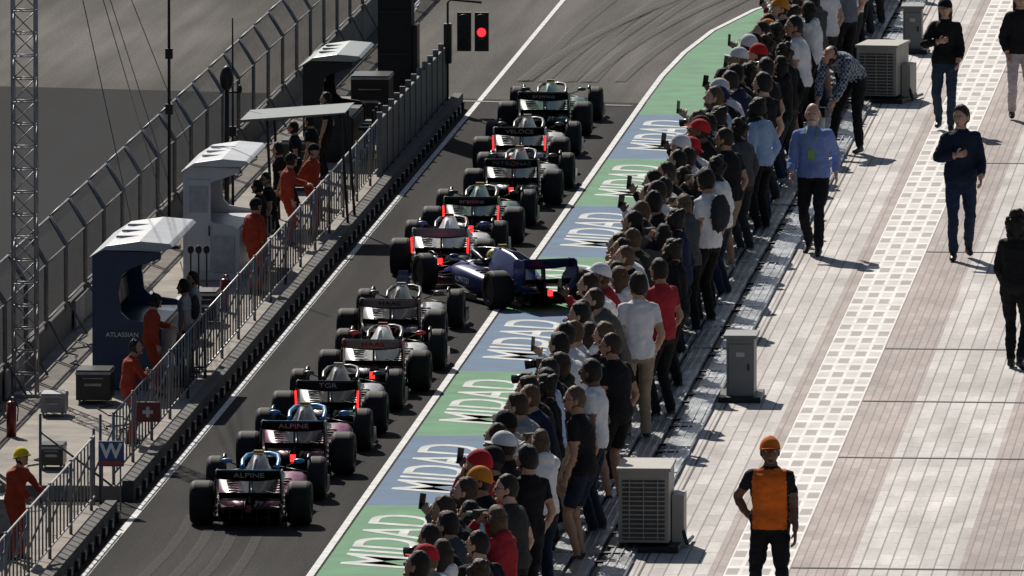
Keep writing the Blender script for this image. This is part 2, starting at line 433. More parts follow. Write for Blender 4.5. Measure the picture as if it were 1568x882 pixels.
put_person('team_crew_member',mm,(-7.17,135.3,TZ),175,(.13,.065,.04),(.62,.13,.015),(.010,.010,.011),(.01,.01,.01),(.01,.008,.007),cap=(.62,.15,.015),acc=(.012,.012,.012),h=1.76)
for pl in mm.polygons:
    if pl.material_index==1:
        c=pl.center
        if abs(c.x)>.165 or c.z>1.47 or abs(c.x)>.20-.05*(c.z-1.0)/.5: pl.material_index=6
mm=person_mesh('bender',74,('low','low'),[(-.19,-.02,0),(.19,.05,0)],(0,-50),'short','long',1.05,seed=7,prop='camera_low')
PL=bpy.data.materials.new('plaid'); PL.use_nodes=True
_n=PL.node_tree.nodes; _l=PL.node_tree.links
ck=_n.new('ShaderNodeTexChecker'); ck.inputs['Scale'].default_value=30; ck.inputs['Color1'].default_value=(.02,.035,.09,1); ck.inputs['Color2'].default_value=(.28,.31,.36,1)
tc=_n.new('ShaderNodeTexCoord'); _l.new(tc.outputs['Object'],ck.inputs['Vector']); _l.new(ck.outputs['Color'],_n['Principled BSDF'].inputs['Base Color']); _n['Principled BSDF'].inputs['Roughness'].default_value=.85
o=put_person('bending_photographer',mm,(-8.78,183.9,TZ),150,(.45,.27,.2),(.2,.2,.3),(.012,.012,.012),(.02,.02,.02),(.02,.014,.01),h=1.80,white=pmat('lens_white',(.5,.5,.48),.4))
o.material_slots[1].material=PL

variants=[]
styles=['short','short','cap','short thick','cap','long','short','backcap cap','short beard','short glasses','beanie','curly thick']
for k in range(26):
    st=styles[k%len(styles)]
    kind=k%6
    fem='long' in st or 'curly' in st
    sl='short' if k%3==0 else 'long'
    if kind==0: a=('rail','rail'); ln=random.uniform(14,24)
    elif kind==1: a=('railx','railx'); ln=random.uniform(20,30)
    elif kind==2: a=('rail','phone') if k%2 else ('phone','rail'); ln=random.uniform(8,14)
    elif kind==3: a=('down','pocket') if k%2 else('pocket','down'); ln=random.uniform(1,7)
    elif kind==4: a=('rail','face'); ln=random.uniform(10,18)
    else: a=('cam','cam') if k%4==1 else ('pocket','pocket'); ln=random.uniform(2,8)
    me=person_mesh('spectator_body',ln,a,None,(random.uniform(-35,35),random.uniform(-22,-4)),st,sl,random.uniform(.94,1.12),seed=20+k,female=fem,
        shorts=(k==9),hood=(sl=='long' and k%4==1),bag='back' if k==15 else None)
    variants.append((me,kind,fem))
TOPS=[(.008,.008,.010)]*11+[(.66,.66,.68)]*8+[(.015,.02,.05)]*3+[(.06,.065,.07)]*2+[(.26,.36,.52),(.30,.02,.03),(.03,.03,.03),(.03,.03,.03),(.012,.012,.013),(.10,.09,.08),(.02,.028,.02),(.12,.14,.18),(.22,.22,.23)]
LEGS=[(.008,.008,.009)]*9+[(.012,.018,.035)]*3+[(.26,.21,.155)]*1+[(.03,.03,.033)]*3
CAPS=[(.01,.01,.01)]*4+[(.6,.6,.62)]*2+[(.42,.02,.025),(.42,.02,.025),(.015,.02,.06),(.55,.2,.02)]
def spectator(x,y,rot,kinds,top=None,leg=None):
    c=[v for v in variants if v[1] in kinds]; me,kd_,fem=random.choice(c)
    put_person('spectator',me,(x,y,TZ),rot,random.choice(SKIN[:3]+SKIN[:2]+[SKIN[3]]),top or random.choice(TOPS),leg or random.choice(LEGS),
        random.choice([(.012,.012,.012),(.012,.012,.012),(.45,.45,.45),(.03,.02,.015)]),random.choice(HAIR),random.choice(CAPS),random.choice([(.012,.012,.012),(.03,.03,.035)]),h=random.uniform(1.60,1.68) if fem else random.uniform(1.68,1.84))
y=126.0
while y<215:
    spectator(-9.69+random.uniform(-.06,.08),y,random.uniform(52,98),(0,1,4,0,2) if random.random()<.8 else (5,))
    y+=random.uniform(.60,1.05)
y=126.6
while y<214:
    if not 148<y<151.5: spectator(random.uniform(-9.48,-9.22),y,random.uniform(25,80),(3,5,3))
    y+=random.uniform(1.1,3.0)
spectator(-9.36,150.3,22,(3,),(.66,.66,.68),(.27,.22,.16))

OR=(.33,.045,.022)
PZ=.254
mar=[person_mesh('marshal_body',6,('rail','down'),None,(20,-10),'cap headset','long',1.12,seed=60),
     person_mesh('marshal_body',2,('down','hip'),None,(-10,-5),'beanie','long',1.12,seed=61),
     person_mesh('marshal_body',10,('desk','chest'),None,(-30,-15),'short headset','long',1.12,seed=62),
     person_mesh('marshal_body',12,('desk','desk'),None,(-10,-15),'helmet','long',1.12,seed=63)]
def marshal(i,x,y,rot,cap=(.012,.012,.012),h=1.78):
    put_person('track_marshal',mar[i],(x,y,PZ),rot,(.42,.25,.18),OR,OR,(.012,.012,.012),(.02,.015,.01),cap,h=h)
marshal(1,-23.87,267.3,-40); marshal(0,-24.12,249.75,-75); marshal(2,-23.75,242.1,-70,(.02,.02,.03))
marshal(1,-23.75,278.6,-110); marshal(0,-24.05,276.6,-80); marshal(3,-23.95,225.6,-120,(.75,.55,.03))
for (x,y,rot) in((-24.10,271.0,80),(-24.05,272.6,95),(-23.75,252.2,88),(-23.72,253.6,100),(-24.5,283.5,90),(-24.4,290,80),(-24.3,285,70),(-24.4,278.8,100)):
    v=random.choice([q for q in variants if q[1]==3])
    put_person('pit_crew_member',v[0],(x,y,PZ),rot,SKIN[0],(.010,.010,.011) if y>260 else (.40,.40,.42),(.010,.010,.011),(.01,.01,.01),HAIR[0],h=1.78)

# ------------------------------------------------------------------ racing car
def car_builder():
    m=MB()
    C,P,Q,T,RM,LT,HM,YL,WG,EP,EL,SP,GL=range(13)
    def wheel(x,y,w,r,sgn):
        prof=[(-w/2+.03,.03),(-w/2+.03,.20),(-w/2,.225),(-w/2-.004,.27),(-w/2-.004,.278),(-w/2,.315),(-w/2+.03,r-.014),(-w/2+.075,r),(w/2-.075,r),(w/2-.03,r-.014),(w/2,.315),(w/2+.004,.278),(w/2+.004,.27),(w/2,.225),(w/2-.03,.20),(w/2-.02,.03)]
        lab=[RM,RM,T,YL,T,T,T,T,T,T,T,YL,T,RM,RM]
        n=36; rings=[]
        for dx,rr in prof: rings.append([(x+sgn*dx,y+math.cos(2*math.pi*k/n)*rr,r+math.sin(2*math.pi*k/n)*rr) for k in range(n)])
        for i in range(len(prof)-1): m.loft([rings[i],rings[i+1]],lab[i],cap=False)
        m.add(rings[0],[tuple(range(n))],RM,False); m.add(rings[-1],[tuple(range(n))],RM,False)
    for sx in(-1,1):
        wheel(sx*.80,0,.39,.36,sx); wheel(sx*.84,3.6,.30,.36,sx)
        m.tube([(sx*.70,3.6+math.cos(a)*.40,.36+math.sin(a)*.40) for a in np.linspace(.5,2.2,8)],.02,C,n=6,flat=.4)
    def rr(y,w,z0,z1,n=16):
        out=[]
        for j in range(n):
            a=2*math.pi*j/n; ca,sa=math.cos(a),math.sin(a)
            x=math.copysign(abs(ca)**.6,ca)*w; z=(z0+z1)/2+math.copysign(abs(sa)**.6,sa)*(z1-z0)/2
            out.append((x,y,z))
        return out
    m.loft([rr(4.72,.07,.16,.24),rr(4.5,.10,.17,.32),rr(4.1,.13,.22,.42),rr(3.6,.18,.24,.55),rr(3.1,.24,.2,.62),rr(2.85,.28,.16,.62)],Q)
    m.loft([rr(2.85,.29,.14,.62),rr(2.5,.34,.12,.60),rr(2.0,.36,.12,.62),rr(1.6,.36,.12,.62)],P)
    m.loft([rr(2.72,.22,.58,.66),rr(2.2,.27,.60,.72),rr(1.85,.24,.60,.78)],C)
    m.ell((0,2.18,.76),(.135,.16,.145),HM,16,12)
    m.tube([(-.11,2.31,.76),(0,2.35,.77),(.11,2.31,.76)],.028,C,n=6)
    def tear(y,w,zt,zb,tw):
        return [(-w,y,zb),(-w,y,zb+(zt-zb)*.45),(-w*.62,y,zb+(zt-zb)*.72),(-tw,y,zt-.03),(-tw*.6,y,zt),(tw*.6,y,zt),(tw,y,zt-.03),(w*.62,y,zb+(zt-zb)*.72),(w,y,zb+(zt-zb)*.45),(w,y,zb)]
    m.loft([tear(1.92,.20,.96,.5,.10),tear(1.7,.30,.965,.3,.10),tear(1.2,.30,.90,.22,.07),tear(.7,.24,.76,.18,.05),tear(.2,.16,.60,.18,.035),tear(-.25,.10,.46,.22,.03)],P)
    m.ell((0,1.93,.86),(.10,.03,.085),C,12,8)
    m.prism([(1.6,.93),(.1,.58),(.12,.84),(.9,.96)],-.008,.008,P,'x')
    m.box((0,1.75,1.0),(.16,.07,.05),YL)
    for sx in(-1,1):
        def sp(y,x0,x1,z0,z1):
            n=12; out=[]
            for j in range(n):
                a=2*math.pi*j/n; ca,sa=math.cos(a),math.sin(a)
                out.append((sx*((x0+x1)/2+math.copysign(abs(ca)**.6,ca)*(x1-x0)/2),y,(z0+z1)/2+math.copysign(abs(sa)**.6,sa)*(z1-z0)/2))
            return out
        m.loft([sp(2.62,.30,.70,.38,.58),sp(2.4,.26,.76,.22,.60),sp(1.8,.24,.74,.14,.56),sp(1.2,.2,.62,.12,.46),sp(.6,.12,.42,.12,.34),sp(.15,.06,.22,.14,.28)],SP)
        for q in range(6): m.box((sx*(.44-.02*q),1.75-.16*q,.555-.022*q),(.20,.035,.02),C)
        m.box((sx*.50,2.63,.48),(.32,.02,.14),C)
        m.tube([(sx*.33,2.75,.62),(sx*.56,2.72,.72)],.012,C,n=6); m.ell((sx*.60,2.72,.74),(.10,.05,.04),Q,10,8)
        for y0,hz in((0,.36),(3.6,.36)):
            for (dy,z1) in((.45,.50),(-.25 if y0 else -.12,.48),(.40,.26),(-.2,.24)):
                m.tube([(sx*.68,y0,hz+(.10 if z1>.4 else -.10)),(sx*.16,y0+dy,z1)],.014,C,n=6,flat=.6)
        m.box((sx*.58,-.08,.36),(.02,.38,.40),C)
        for q in range(4): m.box((sx*.555,-.10,.22+.09*q),(.05,.30,.008),C)
        m.prism([(sx*.36,.35),(sx*.80,.55),(sx*.80,2.2),(sx*.62,2.95),(sx*.2,3.0),(sx*.2,.35)],.055,.085,C,'z')
        m.box((sx*.79,1.6,.12),(.012,1.0,.07),C)
        m.prism([(4.05,.06),(4.75,.06),(4.62,.30),(4.15,.34)],sx*.97-.01,sx*.97+.01,EP,'x')
        m.prism([(-.10,.36),(-.52,.40),(-.60,.62),(-.68,.78),(-.68,.90),(-.62,.95),(-.30,.95),(-.16,.88),(-.14,.66)],sx*.53-.012,sx*.53+.012,EP,'x')
        m.prism([(-.02,.12),(-.50,.16),(-.52,.40),(-.10,.36)],sx*.50-.01,sx*.50+.01,C,'x')
        m.tube([(sx*.535,-.71,.50),(sx*.535,-.715,.62),(sx*.54,-.72,.80)],.014,EL,n=6)
        m.prism([(-.60,.48),(-.70,.48),(-.71,.83),(-.66,.83)],sx*.53-.014,sx*.53+.014,C,'x')
    m.prism([(-.45,.4),(.45,.4),(.45,2.9),(-.45,2.9)],.05,.10,C,'z')
    m.prism([(.45,.06),(-.42,.30),(-.42,.33),(.45,.12)],-.52,.52,C,'x')
    for x in(-.50,-.32,-.12,.12,.32,.50): m.prism([(.3,.07),(-.44,.08),(-.44,.31),(.3,.12)],x-.006,x+.006,C,'x')
    m.loft([rr(.1,.14,.22,.42),rr(-.35,.09,.26,.40),rr(-.64,.05,.28,.38)],C)
    m.box((0,-.66,.335),(.085,.03,.12),LT)
    def foil(x,y0,z0,y1,z1,t,cam):
        out=[]; d=Vector((y1-y0,z1-z0)); nrm=Vector((-d.y,d.x)).normalized()
        for u,th in((0,0),(.15,.7),(.45,1),(.75,.7),(1,.08),(.75,-.3),(.45,-.5),(.15,-.5)):
            p=Vector((y0,z0))+d*u+nrm*(t*th*.5)+nrm*(cam*4*u*(1-u))
            out.append((x,p.x,p.y))
        return out
    xs=np.linspace(-.53,.53,13)
    m.loft([foil(x,-.12,.74+.05*(abs(x)/.53)**2-.02,-.44,.76+.05*(abs(x)/.53)**2,.03,-.03) for x in xs],C)
    m.loft([foil(x,-.42,.765+.03*(abs(x)/.53)**2,-.56,.955,.016,-.012) for x in xs],WG)
    m.tube([(x,-.565,.958) for x in xs],.006,GL,n=5)
    m.loft([foil(x,-.15,.40,-.42,.48,.02,-.02) for x in np.linspace(-.5,.5,7)],C)
    m.loft([foil(x,-.36,.47,-.50,.58,.014,-.01) for x in np.linspace(-.5,.5,7)],C)
    m.prism([(-.25,.40),(-.42,.40),(-.36,.86),(-.22,.78)],-.015,.015,C,'x')
    m.box((0,-.30,.80),(.06,.26,.05),C)
    fx=np.linspace(-.96,.96,15)
    for k,(yo,zo,mt) in enumerate(((0,.0,C),(-.16,.05,Q),(-.30,.10,Q),(-.42,.15,P))):
        m.loft([foil(x,4.70+yo-.18*abs(x),.11+zo*(1 if abs(x)>.2 else .7),4.56+yo-.18*abs(x),.15+zo,.02,-.01) for x in fx],mt)
    pts=[(-.29,1.95,.70),(-.30,2.25,.80),(-.25,2.65,.84),(-.12,2.93,.84),(0,3.0,.83),(.12,2.93,.84),(.25,2.65,.84),(.30,2.25,.80),(.29,1.95,.70)]
    m.tube(pts,.035,GL,n=8,sub=3); m.tube([(0,3.0,.83),(0,3.16,.60)],.025,GL,n=8)
    m.tube([(0,1.55,.96),(0,1.5,1.04)],.006,C,n=4)
    return m.mesh('race_car_mesh')
CARM=car_builder()
import bmesh
bm=bmesh.new(); bm.from_mesh(CARM); bmesh.ops.recalc_face_normals(bm,faces=bm.faces); bm.to_mesh(CARM); bm.free()
CARB=pmat('carbon',(.010,.010,.011),.35,.2,.2,30); TYR=pmat('tyre_rubber',(.012,.012,.013),.7,0,.3,14,.15,50,spec=.3); RIM=pmat('wheel_cover',(.02,.02,.022),.35,.5,.1)
def paint(c,metal=.05): return pmat('car_paint',c,.36,metal,.12,5,coat=.25,spec=.4)
REDL=pmat('rear_light_lit',(1,.012,.012),.3,0,0,emit=6); REDO=pmat('rear_light_unlit',(.15,.01,.01),.3)
for i in range(13): CARM.materials.append(CARB)
def text_mesh(body,size,mat,name,parent,loc,rot,extrude=.002,sx=1,sy=1,bold=.0,shear=0):
    cu=bpy.data.curves.new(name,'FONT'); cu.shear=shear; cu.body=body; cu.size=size; cu.extrude=extrude; cu.align_x='CENTER'; cu.align_y='CENTER'; cu.offset=bold
    o=bpy.data.objects.new(name,cu); S.collection.objects.link(o); cu.materials.append(mat)
    o.location=loc; o.rotation_euler=rot; o.scale=(sx,sy,1)
    if parent: o.parent=parent
    return o
WHT=pmat('white_lettering',(.75,.75,.75),.5,0,.05)
def car(x,y,rot,P,Q,wing,ep,helm,ring,lit,eplit,txt=None,tcol=None,side=None,halo=(.012,.012,.013)):
    o=bpy.data.objects.new('formula_race_car',CARM); S.collection.objects.link(o)
    ms=[CARB,paint(P),paint(Q),TYR,RIM,REDL if lit else REDO,paint(helm),pmat('tyre_marking',tuple(c*.5 for c in ring),.7),paint(wing),paint(ep),REDL if eplit else CARB,paint(side or P),paint(halo)]
    for i,mt in enumerate(ms): o.material_slots[i].link='OBJECT'; o.material_slots[i].material=mt
    o.location=(x,y,.006); o.rotation_euler=(0,0,R(rot))
    if txt: text_mesh(txt,.14,tcol or WHT,'wing_lettering',o,(0,-.512,.862),(R(122),0,0),sx=1.15)
    return o
BK=(.010,.010,.011); YE=(.75,.5,.03); RE=(.6,.03,.03); WH=(.7,.7,.7)
LG=pmat('grey_lettering',(.45,.45,.47),.5,0,.05)
car(-20.85,232.8,1,(.010,.016,.04),(.02,.22,.48),BK,BK,(.10,.42,.70),YE,0,0,'ALPINE',LG,side=(.22,.04,.11),halo=(.03,.25,.5))
car(-20.74,240.1,0,(.010,.016,.04),(.02,.25,.55),BK,BK,(.08,.35,.65),YE,1,0,'ALPINE',LG,side=(.22,.04,.11),halo=(.03,.25,.5))
car(-20.69,246.4,0,(.03,.03,.033),(.04,.04,.045),(.02,.02,.022),BK,(.65,.65,.62),WH,0,1,'TGR',LG,side=(.40,.40,.41))
car(-20.46,253.2,0,(.55,.55,.55),(.45,.03,.03),(.35,.36,.37),(.35,.02,.02),(.70,.12,.03),RE,1,0,'HAAS',pmat('red_letter',(.5,.02,.02),.5),side=(.50,.50,.50))
car(-20.72,260.3,-1,(.04,.04,.04),(.06,.06,.06),(.34,.34,.36),BK,(.30,.36,.2),WH,0,0,'HAAS',pmat('blk_letter',(.02,.02,.02),.5),side=(.45,.45,.45))
car(-20.80,273.5,0,(.55,.55,.57),(.05,.08,.3),(.40,.40,.42),(.45,.45,.47),(.7,.10,.05),RE,1,1)
car(-20.68,279.9,0,(.0,.06,.05),(.0,.05,.04),(.005,.025,.022),(.10,.22,.03),(.1,.4,.45),YE,1,1,'aramco',LG)
car(-20.46,287.9,0,(.03,.032,.034),(.05,.05,.055),BK,BK,(.70,.10,.04),YE,1,0,'PETRONAS',pmat('teal_letter',(.10,.30,.28),.5),side=(.28,.29,.30))
car(-20.80,295.0,0,(.04,.04,.04),(.05,.05,.05),BK,(.4,.4,.4),(.45,.55,.35),WH,0,1,'VELOCE',LG,side=(.45,.45,.45))
car(-20.88,303.3,0,(.0,.08,.06),(.0,.07,.06),(.006,.035,.03),BK,(.15,.55,.5),YE,0,0,'aramco',LG)
b=car(-18.58,267.7,26,(.010,.02,.12),(.012,.04,.22),(.010,.015,.08),(.012,.03,.18),(.7,.6,.1),YE,1,0)
text_mesh('KOMATSU',.15,WHT,'side_lettering',b,(-.765,1.9,.36),(R(88),0,R(-90)))

# ------------------------------------------------------------------ ground and pit lane
def sheet(name,poly,z,mat,parent=None):
    m=MB(); m.add([(p[0],p[1],0) for p in poly],[tuple(range(len(poly)))],0,False)
    o=m.obj(name,[mat],(0,0,z),parent=parent,fix=False)
    if o.data.polygons[0].normal.z<0: o.data.flip_normals()
    return o
A_PALE=asphalt('pale_asphalt',(.105,.099,.091),.3,.5); A_DARK=asphalt('track_asphalt',(.010,.0115,.015),.2,.3); A_PIT=asphalt('pit_asphalt',(.027,.0265,.027),.3,.8)  # one pale and two darker asphalt tones, meeting at a cross-track edge
GRASS=pmat('grass',(.05,.08,.025),.9,0,.4,3,.4,20)
sheet('ground',[(-2500,-1500),(2500,-1500),(2500,4000),(-2500,4000)],-.03,GRASS)
sheet('asphalt_runoff',[(-140,60),(60,60),(60,900),(-140,900)],0,A_PALE)
bl=lambda x: 311+.22*(-19-x)
sheet('race_track',[(-70,60),(-26.75,60),(-26.75,bl(-26.9)),(-70,bl(-70))],.004,A_DARK)
sheet('pit_lane',[(-26.7,60),(-10.6,60),(-10.6,bl(-10.6)),(-26.7,bl(-26.7))],.004,A_PIT)
LINE=pmat('road_paint_white',(.55,.56,.56),.7,0,.25,3)
def ribbon(name,pts,w0,w1,z,mat,parent=None):
    m=MB(); vs=[]
    for i,p in enumerate(pts):
        a=Vector(pts[max(i-1,0)]); c=Vector(pts[min(i+1,len(pts)-1)]); t=(c-a).normalized(); n=Vector((t.y,-t.x))
        vs.append((p[0]+n.x*w0,p[1]+n.y*w0,0)); vs.append((p[0]+n.x*w1,p[1]+n.y*w1,0))
    m.add(vs,[(2*i,2*i+1,2*i+3,2*i+2) for i in range(len(pts)-1)],0,False)
    o=m.obj(name,[mat],(0,0,z),parent=parent,fix=False)
    if o.data.polygons[0].normal.z<0: o.data.flip_normals()
    return o
ribbon('lane_line',[(-22.87,60),(-22.87,500)],-.055,.055,.010,LINE)
curve=[(-19.3,60),(-19.3,312),(-19.28,318),(-19.15,324),(-18.85,330),(-18.2,336),(-17.1,341),(-15.4,346),(-12.5,350),(-8,353)]
ribbon('lane_line',curve,-.06,.06,.012,LINE)
ribbon('lane_line',[(-26.5,311.9),(-19.5,310.2)],-.25,.0,.014,pmat('worn_paint',(.13,.125,.12),.8,0,.3,2))
ribbon('lane_line',[(-26.0,330),(-27.4,372)],-.05,.05,.010,LINE)
GRN=pmat('green_paint',(.030,.19,.075),.8,0,.28,1.2); BLU=pmat('blue_paint',(.022,.095,.20),.8,0,.28,1.2)
TXT=pmat('paint_lettering',(.52,.55,.54),.8,0,.25,3)
y0=194.1; k=0
while y0<308:
    y1=min(y0+10.38,308.2)
    sheet('painted_strip',[(-19.2,y0),(-15.8,y0),(-15.8,y1),(-19.2,y1)],.008,(GRN if k%2==1 else BLU))
    text_mesh('MIDAD',1.55,TXT,'strip_lettering',None,(-18.35,(y0+y1)/2,.012),(0,0,R(90)),extrude=0,sx=1.45,sy=1.0,bold=.012,shear=.35)
    y0=y1; k+=1
gc=[(-19.3,308.2)]+curve[1:]
ribbon('painted_strip',gc,.10,3.2,.008,GRN)
RUB=seethrough('rubber_mark',(.02,.02,.02),.45,.8)
for i in range(9):
    x0=-19.9-random.random()*2.5; pts=[]
    for k in range(12):
        t=k/11; pts.append((x0+ .2*i*t+ (1.6+.35*i)*t*t, 316+random.uniform(0,.4)+t*42))
    ribbon('tyre_mark',pts,-.12,.13,.018+.003*i,RUB)
RUBF=seethrough('rubber_faint',(.02,.02,.02),.25,.8)
for i in range(4):
    x0=-22.0+.45*i; ribbon('tyre_mark',[(x0+.15*math.sin(k*.7),224+k*2.5-i) for k in range(5)],-.08,.09,.016+.003*i,RUBF)

# ------------------------------------------------------------------ pit wall side
CON=pmat('concrete',(.24,.215,.185),.85,0,.3,1.5,.2,20); CONd=pmat('concrete_dark',(.05,.05,.05),.85,0,.3,2,.2,20)
GAL=pmat('galvanised_steel',(.30,.31,.33),.45,.6,.2,6); DKM=pmat('dark_metal',(.02,.02,.022),.45,.5,.2,6)
GALd=pmat('weathered_steel',(.16,.165,.175),.55,.5,.25,6)
pw=empty('pit_wall')
for (a,b_) in((150,233.2),(236.0,309.5)):
    m=MB(); m.box((-25.0,(a+b_)/2,.125),(3.4,b_-a,.25),0); m.obj('platform',[CON],parent=pw,bevel=.02)
    m=MB(); m.box((-23.19,(a+b_)/2,.17),(.20,b_-a,.34),0)
    yy=a+.5
    while yy<b_: m.box((-23.06,yy,.10),(.06,.28,.16),1); yy+=1.1
    m.obj('kerb',[CONd,DKM],parent=pw,bevel=.01)
rail=MB()
for (a,b_) in((150,233),(236.2,291)):
    rail.tube([(-23.45,a,1.42),(-23.45,b_,1.42)],.018,0,n=6); rail.tube([(-23.45,a,.42),(-23.45,b_,.42)],.018,0,n=6)
    yy=a; i=0
    while yy<=b_:
        if i%6==0: rail.tube([(-23.45,yy,.25),(-23.45,yy,1.46)],.028,0,n=6); rail.tube([(-23.45,yy,1.2),(-23.85,yy,.26)],.018,0,n=6)
        else: rail.tube([(-23.45,yy,.42),(-23.45,yy,1.42)],.015,0,n=5)
        yy+=.55; i+=1
rail.obj('safety_railing',[pmat('railing_steel',(.22,.225,.235),.45,.6,.3,3)])
m=MB()
yy=291.
while yy<309: m.box((-23.42,yy+.74,.85),(.07,1.44,1.15),0); m.box((-23.42,yy,.9),(.12,.07,1.35),1); yy+=1.5
m.obj('pit_wall_panels',[pmat('grey_panel',(.06,.063,.068),.6,.2,.2,3),GALd],bevel=.008)
fn=empty('debris_fence')
MESHM=seethrough('wire_mesh',(.022,.023,.027),.42,.7,.2)
m=MB(); m.box((-26.70,270,.4),(.16,280,.8),0); m.obj('barrier_wall',[pmat('barrier_concrete',(.10,.10,.10),.8,0,.3,1)],parent=fn,bevel=.02)
fr=MB(); ms_=MB(); yy=130.; x0=-26.62; x1=-26.92
while yy<405:
    for q in(yy+.05,yy+3.35):
        fr.tube([(x0,q,.75),(x0,q,1.95),(x1,q,2.45)],.030,0,n=6)
    for z in(.9,1.93): fr.tube([(x0,yy+.05,z),(x0,yy+3.35,z)],.020,0,n=5)
    fr.tube([(x1,yy+.05,2.45),(x1,yy+3.35,2.45)],.026,0,n=5)
    fr.tube([(x0+.03,yy+.05,.9),(x0+.35,yy+.3,.27)],.025,0,n=5)
    ms_.add([(x0,yy+.05,.8),(x0,yy+3.35,.8),(x0,yy+3.35,1.95),(x0,yy+.05,1.95)],[(0,1,2,3)],0,False)
    ms_.add([(x0,yy+.05,1.95),(x0,yy+3.35,1.95),(x1,yy+3.35,2.45),(x1,yy+.05,2.45)],[(0,1,2,3)],0,False)
    yy+=3.5
fr.obj('frames',[GALd],parent=fn); ms_.obj('mesh_panels',[MESHM],parent=fn,fix=False)
m=MB()
for yy in (236,243,250,262,290): m.box((-26.56,yy,.55),(.04,3.0,.5),0)
m.obj('trackside_board',[pmat('board',(.20,.21,.23),.6,0,.4,1.5)])

def lattice(name,x,y,h,w,mat,z0=0.25):
    m=MB(); c=[(-w/2,-w/2),(w/2,-w/2),(w/2,w/2),(-w/2,w/2)]
    for a in c: m.tube([(a[0],a[1],0),(a[0],a[1],h)],.022,0,n=6)
    z=0; k=0
    while z<h-.4:
        for i in range(4):
            a=c[i]; b_=c[(i+1)%4]
            m.tube([(a[0],a[1],z),(b_[0],b_[1],z)],.012,0,n=5)
            p,q=(a,b_) if k%2 else (b_,a); m.tube([(p[0],p[1],z),(q[0],q[1],z+.4)],.012,0,n=5)
        z+=.4; k+=1
    m.box((0,0,.03),(w+.1,w+.1,.06),0)
    return m.obj(name,[mat],(x,y,z0))
lattice('lattice_mast',-26.32,249.5,12,.40,pmat('mast_aluminium',(.32,.32,.34),.5,.5,.2))
def mast(x,y,h,r=.035,cam=True,col=DKM):
    m=MB(); m.tube([(0,0,0),(0,0,h*.5),(0,0,h)],[r,r*.8,r*.5],0,n=8); m.box((0,0,.03),(.4,.4,.05),0)
    for z in(h*.3,h*.42): m.box((0,0,z),(.14,.14,.2),0)
    if cam:
        m.tube([(-.14,0,h*.62),(.14,0,h*.62)],.02,0,n=6); m.ell((.14,0,h*.62+.06),(.05,.05,.09),0); m.ell((-.14,0,h*.62+.06),(.05,.05,.09),0)
    return m.obj('camera_mast',[col],(x,y,.25))
mast(-26.3,276,9); mast(-25.7,283,3.9,.03)
m=MB(); m.tube([(0,0,0),(0,0,3.2)],.05,0,n=8); m.ell((0,0,3.0),(.14,.14,.25),0); m.obj('loudspeaker_post',[DKM],(-25.5,279.5,.25))
cb=MB()
for dx,dy in((1.2,20),(1.6,28),(2.4,34),(-1,24)): cb.tube([(-26.32,249.5,12.0),(-26.35-dx*.1,250.4+dy,1.2)],.009,0,n=4)
cb.obj('guy_wires',[DKM])

def stand(name,x,y,ln,body,roof,scale=1.,lettering=None,inner=DARK):
    e=empty(name,(x,y,.25)); s=scale
    m=MB()
    end=[(0,0),(1.15,0),(1.16,1.02),(1.02,1.12),(.60,1.18),(.48,1.30),(.44,1.62),(.50,1.92),(.62,2.02),(1.15,2.20),(1.15,2.30),(.15,2.34),(0,2.24)]
    end=[(a*s,b_*s) for a,b_ in end]
    m.prism(end,0,.07,0); m.prism(end,ln-.07,ln,0)
    m.box((.04*s,ln/2,1.15*s),(.06,ln-.2,2.1*s),0)
    m.box((.60*s,ln/2,1.0*s),(1.0*s,ln-.2,.06),0)
    m.box((1.10*s,ln/2,.5*s),(.05,ln-.2,.95*s),0)
    m.obj('shell',[body],parent=e,bevel=.012)
    m=MB(); m.prism([(-.05*s,2.22*s),(.25*s,2.42*s),(.8*s,2.50*s),(1.30*s,2.46*s),(1.36*s,2.40*s),(1.2*s,2.33*s),(.2*s,2.345*s)],-.10,ln+.10,0)
    for q in np.linspace(0,ln,5)[1:-1]: m.box((.55*s,q,2.465*s),(.5*s,.03,.05),0)
    m.obj('canopy',[roof],parent=e,bevel=.02)
    m=MB()
    for q in np.arange(.5,ln-.3,.62):
        m.box((.22*s,q,1.40*s),(.05,.55,.36),0,rot=Matrix.Rotation(R(-8),3,'Y')); m.box((.22*s,q,1.80*s),(.05,.55,.30),0,rot=Matrix.Rotation(R(-14),3,'Y'))
    m.box((.10*s,ln/2,1.5*s),(.03,ln-.3,1.2*s),0)
    m.obj('monitors',[inner],parent=e)
    m=MB()
    for q in np.arange(.7,ln-.3,.8):
        m.tube([(1.4*s,q,0),(1.4*s,q,.62)],.03,0,n=8); m.box((1.4*s,q,.65),(.30,.36,.06),0); m.box((1.56*s,q,.86),(.05,.34,.34),0); m.box((1.4*s,q,.02),(.36,.36,.03),0)
    m.obj('stools',[DKM],parent=e,bevel=.01)
    if lettering: text_mesh(lettering,.115,WHT,'lettering',e,(.50*s,-.012,.98),(R(90),0,0),extrude=.003)
    return e
WHP=pmat('white_gloss_panel',(.55,.57,.60),.35,0,.10,2); BLP=pmat('blue_gloss_panel',(.010,.032,.095),.3,0,.15,2)
ROOFG=pmat('grey_roof',(.36,.38,.41),.4,.1,.12,2)
stand('pit_wall_timing_stand',-25.25,250.6,4.3,BLP,ROOFG,1.06,'ATLASSIAN')
e=stand('pit_wall_timing_stand',-25.45,269.8,3.6,WHP,WHP,.93)
m=MB(); m.box((.30,-.02,1.05),(.46,.03,1.75),0); m.box((.30,-.04,1.55),(.36,.02,.5),1); m.box((.50,-.05,.95),(.03,.03,.2),2); m.box((.78,-.02,.5),(.4,.03,.7),1); m.obj('end_door',[WHP,pmat('grey_panel2',(.40,.41,.43),.5),DKM],parent=e,bevel=.01)
